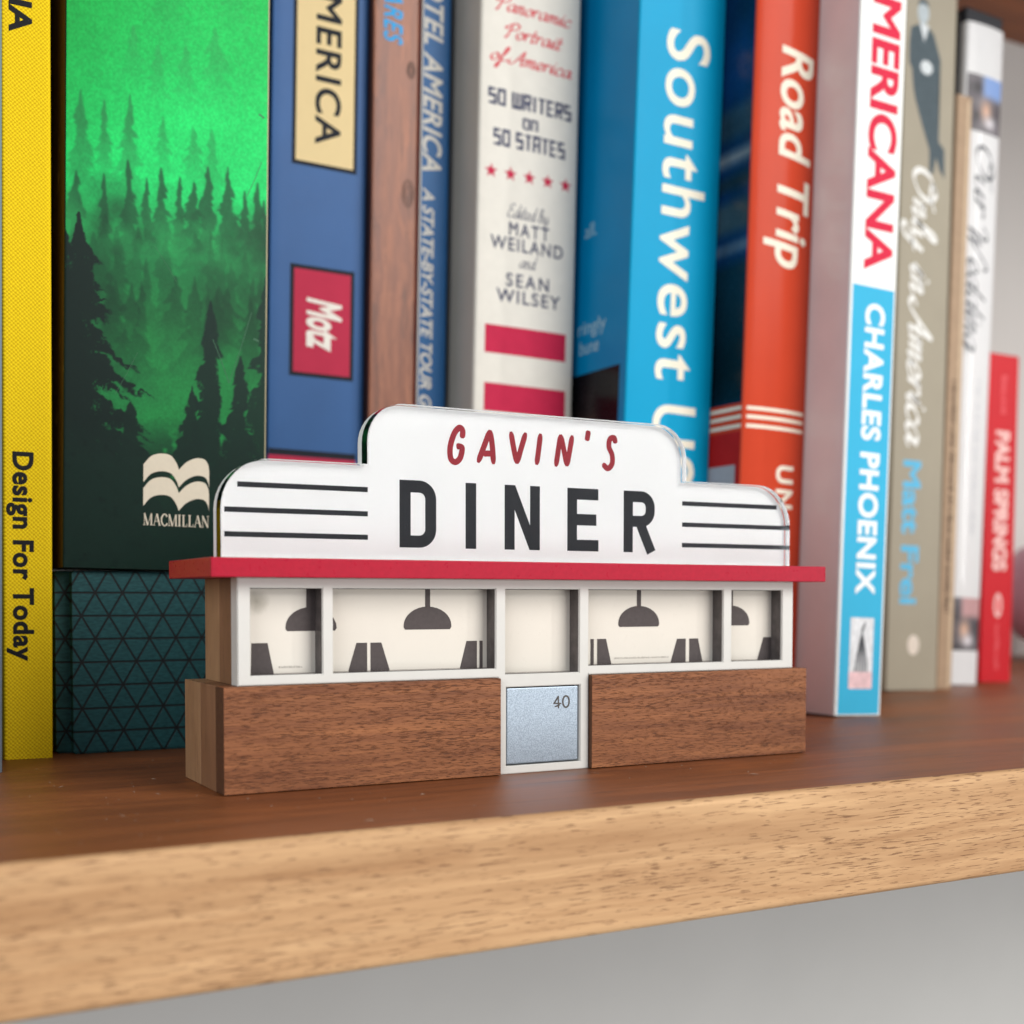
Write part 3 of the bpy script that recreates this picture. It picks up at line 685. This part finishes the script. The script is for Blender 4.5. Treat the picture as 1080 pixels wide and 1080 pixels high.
GI = plain('grey_script_ink', lin(74, 76, 84), .5)
place('lettering', cursive('Our', .1, .3), GI, c, sf, 176, 152, 6.0, 14.5, True)
place('lettering', cursive('Wedding', .1, .3), GI, c, sf, 150, 108, 4.2, 12.6, True)
ticks(10.2, 12.2, 50, 100, plain('faint_grey_ink', lin(190, 192, 196), .5), c, sf, seed=9)
# 14 small red book
m = plain('bright_red_cover', lin(196, 22, 34), .4, .03, .1); FR = plain('faint_pink_ink', lin(222, 96, 100), .5); PK = plain('pale_pink_text', lin(238, 196, 190), .5)
t, c, sf, lf = make_book('book', 'short bright red book at the right hand end of the row', 292.2, 14.8, 119, .019, 111, 110, m, rc=.4)
ticks(6, 9.5, 91, 104, FR, c, sf, seed=2); ticks(6.3, 9, 4.6, 19.8, FR, c, sf, seed=3)
font('lettering', 'PALM SPRINGS', PK, c, sf, 85.2, 37.8, 4.8, 10.8, True, bold=.045)
V = [sf(7.6+2.0*math.cos(a*math.pi/12), 26.1+4.2*math.sin(a*math.pi/12), .03) for a in range(24)]
mesh('oval_emblem', V, [tuple(range(24))], PK, c)
V = [sf(7.6+1.1*math.cos(a*math.pi/12), 26.1+2.8*math.sin(a*math.pi/12), .06) for a in range(24)]
mesh('oval_emblem', V, [tuple(range(24))], FR, c)

# ------------------------------------------------------------------ the little diner
D = thing('diner_model', (0, 0, 0), 'small wooden model of a roadside diner with a white sign and red roof', 'model building')
box('wood_block', (0, 45.55, 0, 4.4, .14, 15.87), [M['walnut']], D, .12)
box('wood_block', (62.9, 110, 0, 4.4, .14, 15.87), [M['walnut']], D, .12)
for o in D.children:
    o.data.materials.append(M['endgrain'])
    for p in o.data.polygons:
        if abs(p.normal.x) > .9: p.material_index = 1
bm = bmesh.new(); bbox(bm, 0.03, 109.97, 4.42, 13, .05, 15.84, .1); box_core = bm_obj('base_core', bm, M['core_dark'], D)
box('base_core', (0.03, 109.97, 13.02, 22.5, .05, 15.82), M['core'], D, .1)
box('upper_core', (2.7, 107.2, 4.3, 11.7, 15.88, 31.85), M['core_dark'], D, .08)
box('upper_core', (2.72, 107.18, 11.72, 20, 15.88, 31.85), M['core'], D, .08)
# white front frame with its openings, cut as strips so that each opening is a real hole
WIN = [(4.35, 15.5), (17.2, 45.1), (46.9, 61.0), (62.85, 91.3), (93.2, 104.9)]
ZB, ZT = 17.4, 30.35
def frame_mesh():
    xs = sorted({2.4, 107.5, 45.6, 62.85}|{a for w in WIN for a in w}|{47.05, 61.2}); zs = [0.05, 1.35, 14.3, 16.3, ZB, ZT, 31.85]
    xs = [2.4, 4.35, 15.5, 17.2, 45.1, 45.6, 46.9, 47.05, 61.0, 61.2, 62.85, 62.9, 91.3, 93.2, 104.9, 107.5]
    def solid(x, z):
        if z < 15.95 and not (45.6 < x < 62.88): return False
        if any(a < x < b for a, b in WIN) and ZB-(1.0 if 46.9 < x < 61 else 0) < z < ZT: return False
        if 47.05 < x < 61.2 and 1.35 < z < 14.3: return False
        return True
    zs = [0.05, 1.35, 14.3, 15.95, 16.4, ZB, ZT, 31.85]
    bm = bmesh.new(); vd = {}
    def vv(x, y, z):
        k = (round(x, 3), y, round(z, 3))
        if k not in vd: vd[k] = bm.verts.new((x, y, z))
        return vd[k]
    nx, nz = len(xs)-1, len(zs)-1
    g = [[solid((xs[i]+xs[i+1])/2, (zs[j]+zs[j+1])/2) for j in range(nz)] for i in range(nx)]
    Y0, Y1 = 1.0, 4.2
    for i in range(nx):
        for j in range(nz):
            if not g[i][j]: continue
            a, b, c_, d_ = xs[i], xs[i+1], zs[j], zs[j+1]
            bm.faces.new((vv(a, Y0, c_), vv(b, Y0, c_), vv(b, Y0, d_), vv(a, Y0, d_)))
            bm.faces.new((vv(a, Y1, d_), vv(b, Y1, d_), vv(b, Y1, c_), vv(a, Y1, c_)))
            for (di, dj, p, q) in ((-1, 0, (a, d_), (a, c_)), (1, 0, (b, c_), (b, d_)), (0, -1, (a, c_), (b, c_)), (0, 1, (b, d_), (a, d_))):
                ii, jj = i+di, j+dj
                if not (0 <= ii < nx and 0 <= jj < nz and g[ii][jj]):
                    bm.faces.new((vv(p[0], Y0, p[1]), vv(p[0], Y1, p[1]), vv(q[0], Y1, q[1]), vv(q[0], Y0, q[1])))
    bmesh.ops.recalc_face_normals(bm, faces=bm.faces)
    es = [e for e in bm.edges if len(e.link_faces) == 2 and e.calc_face_angle(0) > 1 and all(abs(v.co.y-Y0) < .01 for v in e.verts)]
    bmesh.ops.bevel(bm, geom=es, offset=.13, segments=2, affect='EDGES')
    return bm_obj('front_frame', bm, M['frame'], D)
frame_mesh()
def arcs_lamp(cx, hw, z0, z1):
    pts = [(cx+hw-.25, z0), (cx+hw, z0+.35)]
    n = 16
    for i in range(n+1):
        a = math.pi*i/n
        pts.append((cx+hw*math.cos(a), z0+.6+(z1-z0-.6)*math.sin(a)))
    return pts+[(cx-hw, z0+.35), (cx-hw+.25, z0)]
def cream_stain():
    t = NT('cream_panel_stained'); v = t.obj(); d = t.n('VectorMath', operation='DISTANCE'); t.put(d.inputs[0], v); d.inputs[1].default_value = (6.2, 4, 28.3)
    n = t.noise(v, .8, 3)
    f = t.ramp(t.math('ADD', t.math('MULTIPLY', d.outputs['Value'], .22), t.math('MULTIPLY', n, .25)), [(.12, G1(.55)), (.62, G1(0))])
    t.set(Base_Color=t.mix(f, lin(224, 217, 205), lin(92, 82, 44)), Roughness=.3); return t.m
YP = 4.0
for i, (a, b) in enumerate(WIN):
    door = i == 2
    zb = ZB-(1.0 if door else 0)
    w = thing('window', (0, 0, 0), None, None) if False else None
    bm = bmesh.new(); e = .1                                           # dark lining, its colour stands in for mirrored acrylic edges; the window part itself
    bbox(bm, a+.02, a+e, 1.45, YP-.02, zb+.02, ZT-.02); bbox(bm, b-e, b-.02, 1.45, YP-.02, zb+.02, ZT-.02)
    bbox(bm, a+e+.01, b-e-.01, 1.45, YP-.02, zb+.02, zb+e); bbox(bm, a+e+.01, b-e-.01, 1.45, YP-.02, ZT-e, ZT-.02)
    wo = bm_obj('door_window' if door else 'window', bm, M['lining'], D)
    box('cream_panel', (a+e+.01, b-e-.01, YP, YP+.18, zb+e+.01, ZT-e-.01), cream_stain() if i == 0 else M['cream'], wo)
    lo, hi = a+e+.02, b-e-.02
    def shape(name, pts):
        P = [(min(max(x, lo), hi), min(max(z, zb+e+.02), ZT-e-.02)) for x, z in pts]
        if max(q[0] for q in P)-min(q[0] for q in P) > .2: prism(name, P, YP-.07, YP-.005, M['grey'], wo)
    def lamp(cx, hw):
        L = arcs_lamp(cx, hw, 23.85, 27.5)
        P = [(min(max(x, lo), hi), z) for x, z in L]; Q = []
        for q in P:
            if not Q or (abs(q[0]-Q[-1][0])+abs(q[1]-Q[-1][1])) > .02: Q.append(q)
        prism('pendant_lamp', Q, YP-.07, YP-.005, M['grey'], wo)
        if lo < cx < hi and i: shape('lamp_stem', [(cx-.42, 27.45), (cx+.42, 27.45), (cx+.42, 31), (cx-.42, 31)])
    if i == 0:
        lamp(14.8, 4.1); shape('booth_seat', [(5.3, 17), (8.8, 17), (7.86, 22.1), (5.4, 22.1)])
        prism('lamp_stem', [(14.0, 27), (hi, 27), (hi, ZT-e-.02), (14.0, ZT-e-.02)], YP-.13, YP-.075, M['grey'], wo)
    if i == 1:
        lamp(34.33, 4.18); shape('pendant_lamp', [(17.34, 23.85), (18.6, 23.85), (18.88, 24.25), (18.78, 25.0), (18.4, 25.75), (17.9, 26.3), (17.34, 26.7)])
        shape('booth_seat', [(20.8, 17), (23.9, 17), (23.9, 21.88), (22.16, 21.88)]); shape('booth_seat', [(24.5, 17), (27.7, 17), (26.3, 21.88), (24.5, 21.88)])
        shape('booth_seat', [(40.1, 17), (43.15, 17), (43.15, 21.88), (41.28, 21.88)]); shape('booth_post', [(43.65, 17), (44.2, 17), (44.2, 21.88), (43.65, 21.88)])
    if i == 3:
        lamp(75.06, 4.3)
        shape('booth_post', [(65.1, 17), (65.72, 17), (65.72, 21.82), (65.1, 21.82)]); shape('booth_seat', [(66.45, 17), (69.3, 17), (68.22, 21.82), (66.45, 21.82)])
        shape('booth_seat', [(81.95, 17), (85.18, 17), (85.18, 21.6), (83.3, 21.6)]); shape('booth_seat', [(86.0, 17), (88.9, 17), (87.9, 21.6), (86.0, 21.6)])
    if i == 4:
        lamp(95.35, 4.25); shape('booth_seat', [(101.6, 17), (105, 17), (105, 21.6), (102.98, 21.6)])
    if i in (0, 3):                                                    # a line of print too small to read
        r = random.Random(i); V, F = [], []; p = 9.6 if i == 0 else 69.9; end = 13.3 if i == 0 else 81.4
        while p < end:
            wd = r.uniform(.08, .22); k = len(V); hh = r.uniform(.2, .34)
            V += [(p, YP-.02, 18.25), (p+wd, YP-.02, 18.25), (p+wd, YP-.02, 18.25+hh), (p, YP-.02, 18.25+hh)]; F.append((k, k+1, k+2, k+3)); p += wd+r.uniform(.05, .16)
        mesh('fine_print', V, F, M['fine'], wo)
# door leaf
dp = box('door_panel', (47.25, 61.0, 1.35, 4.1, 1.55, 14.1), M['steel'], D, .18)
box('door_gap', (47.0, 61.25, 3.0, 4.15, 1.3, 14.35), M['gap'], D)
dsf = lambda u, v, o: (u, 1.35-o, v)
V, F = [], []
ribbon(catmull([(58.6+.62*math.cos(k*math.pi/8), 11.5+.95*math.sin(k*math.pi/8)) for k in range(16)], 3, True), .3, V, F, 0, closed=True)
ribbon([(57.1, 12.5), (57.15, 10.4)], .26, V, F, .4); ribbon([(57.1, 12.4), (56.3, 11.3), (57.7, 11.2)], .24, V, F, .8); ribbon([(56.4, 10.7), (57.4, 11.0)], .22, V, F, 1.2)
mesh('engraved_number', [dsf(a, b, .02+k*.03) for a, b, k in V], F, M['engraved'], dp)
box('roof_strip', (-2.35, 112.3, -2.4, 22.6, 31.87, 34.72), M['roof'], D, .18)
# sign: white panel behind a clear acrylic front
def sign_outline(e=0):
    x0, x1, zb, z1, z2, s0, s1 = .9+e, 109.2-e, 34.74, 49.75-e, 59.5-e, 24.1+e, 85.2-e
    r1, r2 = 7.6-e*.6, 6.2-e*.6
    P = [(x0, zb), (x1, zb)]+arc(x1-r1, z1-r1, r1, 0, 90)+[(s1, z1)]+arc(s1-r2, z2-r2, r2, 0, 90)+arc(s0+r2, z2-r2, r2, 90, 180)+[(s0, z1)]+arc(x0+r1, z1-r1, r1, 90, 180)
    return P
prism('sign_front', sign_outline(), 4.0, 6.45, M['clear'], D, .1)
sg = prism('sign_panel', sign_outline(.1), 6.55, 8.4, M['signwhite'], D)
SY = 6.55
ssf = lambda u, v, o: (u, SY-o, v)
def letters(name, V, F, mat): mesh(name, [ssf(a, b, .012+k*.5) for a, b, k in V], F, mat, sg)
for z in (45.9, 42.1, 38.42):
    for a, b in ((1.9 if z < 45 else 3.9, 24.8), (85.4, 109.4 if z < 45 else 107.2)):
        V, F = [], []; ribbon([(a, z), (b, z)], .8, V, F, 0); letters('black_stripe', V, F, M['black'])
ZB_, ZT_, w = 36.95, 47.72, 1.95
mz0, mz1 = ZB_+w/2, ZT_-w/2
def one(name, strokes, mat, w=w, **k):
    V, F = [], []
    for i, (s, cl) in enumerate(strokes): ribbon(s, w, V, F, .012*i, closed=cl, **k)
    letters(name, V, F, mat)
xD, xd = 30.2+w/2, 36.65-w/2
one('letter', [([(xD, mz0), (xD, mz1)]+arc(xd-2.0, mz1-2.0, 2.0, 90, 0, 8)+arc(xd-2.0, mz0+2.0, 2.0, 0, -90, 8), True)], M['black'])
one('letter', [([(42.92, ZB_), (42.92, ZT_)], False)], M['black'])
V = [(49.2, ZB_), (51.1, ZB_), (51.1, 43.6), (53.95, ZB_), (55.95, ZB_), (55.95, ZT_), (54.05, ZT_), (54.05, 41.1), (51.2, ZT_), (49.2, ZT_)]
mesh('letter', [ssf(a, b, .012) for a, b in V], [(0, 1, 2, 8, 9), (2, 3, 4, 7), (4, 5, 6, 7), (2, 7, 8)], M['black'], sg)
one('letter', [([(61.35+w/2, ZB_), (61.35+w/2, ZT_)], False), ([(61.6, mz1), (67.6, mz1)], False), ([(61.6, 42.35), (67.2, 42.35)], False), ([(61.6, mz0), (67.65, mz0)], False)], M['black'])
xr = 79.45-w/2
one('letter', [([(72.85+w/2, ZB_), (72.85+w/2, ZT_)], False), ([(73.2, mz1)]+arc(xr-1.9, mz1-1.9, 1.9, 90, 0, 8)+arc(xr-1.9, 42.4+1.9, 1.9, 0, -90, 8)+[(73.2, 42.4)], False), ([(76.2, 42.3), (78.75, ZB_+.02)], False)], M['black'])
GAV = {'G': [[(.9, .7), (.93, .92), (.7, 1), (.35, .82), (.08, .42), (.12, .1), (.42, 0), (.75, .12), (.9, .4), (.72, .46), (.5, .45)]],
       'A': [[(.04, .02), (.4, .5), (.76, .98)], [(.76, .98), (.9, .5), (.97, 0)], [(.34, .28), (.6, .3), (.9, .3)]], 'V': [[(.02, .98), (.2, .5), (.42, .02)], [(.42, .02), (.7, .5), (1, .98)]],
       'I': [[(.85, 1), (.5, .5), (.1, 0)]], 'N': [[(.02, 0), (.16, .5), (.3, .98)], [(.3, .98), (.5, .5), (.68, .03)], [(.68, .03), (.84, .5), (1, .98)]],
       "'": [[(.8, 1), (.5, .5), (.25, 0)]], 'S': [[(.96, .8), (.86, .97), (.55, .92), (.48, .68), (.72, .42), (.7, .14), (.38, .0), (.02, .14)]]}
for ch, x0, x1, z0, z1 in (('G', 38.95, 41.6, 51.0, 56.6), ('A', 44.1, 47.2, 51.0, 56.7), ('V', 50.3, 53.2, 51.2, 56.7), ('I', 55.2, 56.2, 51.3, 56.6), ('N', 59.0, 62.3, 51.2, 56.8), ("'", 65.1, 65.7, 55.9, 57.7), ('S', 68.4, 71.2, 51.4, 56.9)):
    one('letter', [([(x0+a*(x1-x0), z0+b*(z1-z0)) for a, b in catmull(s, 6)], False) for s in GAV[ch]], M['redink'], 1.0, cap=True)

# ------------------------------------------------------------------ shelf, wall, things behind
prof = [(255, 0)]+[(-33.5+math.cos(math.radians(q)), -1+math.sin(math.radians(q))) for q in range(90, 181, 10)]+[(-33.5+math.cos(math.radians(q)), -16.65+math.sin(math.radians(q))) for q in range(180, 271, 10)]+[(255, -17.65)]
n = len(prof); V = [(x, y, z) for x in (-420, 900) for y, z in prof]
F = [(i, (i+1) % n, n+(i+1) % n, n+i) for i in range(n)]+[tuple(range(n))[::-1], tuple(range(n, 2*n))]
me = bpy.data.meshes.new('shelf'); me.from_pydata([tuple(c*S for c in v) for v in V], [], F); me.update()
bm = bmesh.new(); bm.from_mesh(me); bmesh.ops.recalc_face_normals(bm, faces=bm.faces); bm.to_mesh(me); bm.free()
for i, p in enumerate(me.polygons): p.material_index = 1 if 1 <= i <= n-3 else 0
setp(link('shelf', me, [M['shelf_top'], M['shelf_edge']]), 'brown wooden shelf with a pale front edge', None, None, 'structure')
setp(box('upper_shelf', (-420, 900, -34.5, 254.9, 300, 318), M['shelf_top']), kind='structure')
setp(box('wall', (-900, 1500, 255, 275, -700, 900), M['wall']), kind='structure')
# lint and dust on the board
r = random.Random(12); V, F = [], []
for k in range(420):
    x, y = r.uniform(-60, 330), r.uniform(-33, 48)
    if -1 < x < 111 and -.5 < y < 24: continue
    L = r.uniform(.05, .16) if k % 7 else r.uniform(.3, .9); a = r.uniform(0, math.pi); b = L*.5 if k % 7 else .035
    dx, dy = math.cos(a), math.sin(a); n = len(V); z = .03
    V += [(x-dx*L-dy*b, y-dy*L+dx*b, z), (x+dx*L-dy*b, y+dy*L+dx*b, z), (x+dx*L+dy*b, y+dy*L-dx*b, z), (x-dx*L+dy*b, y-dy*L-dx*b, z), (x, y, z+.07)]
    F += [(n, n+1, n+4), (n+1, n+2, n+4), (n+2, n+3, n+4), (n+3, n, n+4)]
setp(mesh('dust', V, F, plain('dust_fleck', lin(170, 150, 132), .9)), 'pale specks of dust and lint lying on the shelf', 'dust', None, 'stuff')
# mauve pot far right
t = thing('pot', (456, 195, 0), 'mauve rounded pot partly hidden behind the short red book', 'pot')
bm = bmesh.new(); prof = [(0, 4), (24, 4), (36, 12), (43, 26), (42, 40), (36, 50), (33, 52), (31, 50), (38, 40), (0, 36)]
rings = []
for r, z in prof: rings.append([bm.verts.new((max(r, .01)*math.cos(2*math.pi*k/40), max(r, .01)*math.sin(2*math.pi*k/40), z)) for k in range(40)])
for a, b in zip(rings, rings[1:]):
    for k in range(40): bm.faces.new((a[k], a[(k+1) % 40], b[(k+1) % 40], b[k]))
bmesh.ops.recalc_face_normals(bm, faces=bm.faces)
bm_obj('body', bm, plain('mauve_glaze', lin(206, 158, 176), .4), t, True)
bm = bmesh.new(); bmesh.ops.create_cone(bm, cap_ends=True, segments=40, radius1=28, radius2=28, depth=4, matrix=Matrix.Translation((0, 0, 2)))
bm_obj('foot', bm, M['gap'], t)

# ------------------------------------------------------------------ light
W = bpy.data.worlds.new('World'); SC.world = W; W.use_nodes = True
W.node_tree.nodes['Background'].inputs[0].default_value = (.86, .93, 1, 1); W.node_tree.nodes['Background'].inputs[1].default_value = .29
def area(name, loc, target, sx, sy, power, col):
    l = bpy.data.lights.new(name, 'AREA'); l.shape = 'RECTANGLE'; l.size = sx*S; l.size_y = sy*S; l.energy = power; l.color = col
    o = bpy.data.objects.new(name, l); COL.objects.link(o); o.location = [c*S for c in loc]
    o.rotation_euler = (Vector(target)-Vector(loc)).to_track_quat('-Z', 'Y').to_euler(); return o
area('window_light', (800, -1400, 900), (90, 60, 40), 1000, 900, 23, (1, .975, .94))
area('low_fill_light', (830, -1350, -440), (90, 60, 0), 950, 900, 9, (1, .98, .95))  # low fill, added to brighten the wall beneath the shelf
area('spine_streak_light', (1770, -1350, 500), (150, 60, 90), 60, 900, 8, (1, .99, .97))  # narrow lamp added to draw a bright streak on the orange spine
area('left_fill_light', (-1100, -900, 500), (90, 60, 60), 1000, 1000, 10, (.93, .96, 1))  # soft fill added on the left to lift left-facing sides

# ------------------------------------------------------------------ camera
cam = bpy.data.cameras.new('Camera'); co = bpy.data.objects.new('Camera', cam); COL.objects.link(co); SC.camera = co
r = Vector((.87877418, -.4772368, .00099194)); u = Vector((.01583159, .0312292, .99938686)); f = Vector((.47697517, .87821966, -.03499883))
mw = Matrix((r, u, -f)).transposed().to_4x4(); mw.translation = Vector((-50.593, -180.705, 29.150))*S
co.matrix_world = mw
cam.sensor_width = 36; cam.lens = 36*1334.79/1080; cam.shift_y = (675.7-540)/1080
cam.clip_start = .005; cam.clip_end = 20
cam.dof.use_dof = True; cam.dof.focus_distance = .208; cam.dof.aperture_fstop = cam.lens/2.35
vs = SC.view_settings; vs.view_transform = 'Standard'; vs.look = 'None'; vs.exposure = 0; vs.gamma = 1; vs.use_curve_mapping = False
SC.cycles.max_bounces = 10; SC.cycles.transmission_bounces = 8; SC.cycles.caustics_refractive = True; SC.cycles.sample_clamp_indirect = 0; SC.cycles.blur_glossy = .3
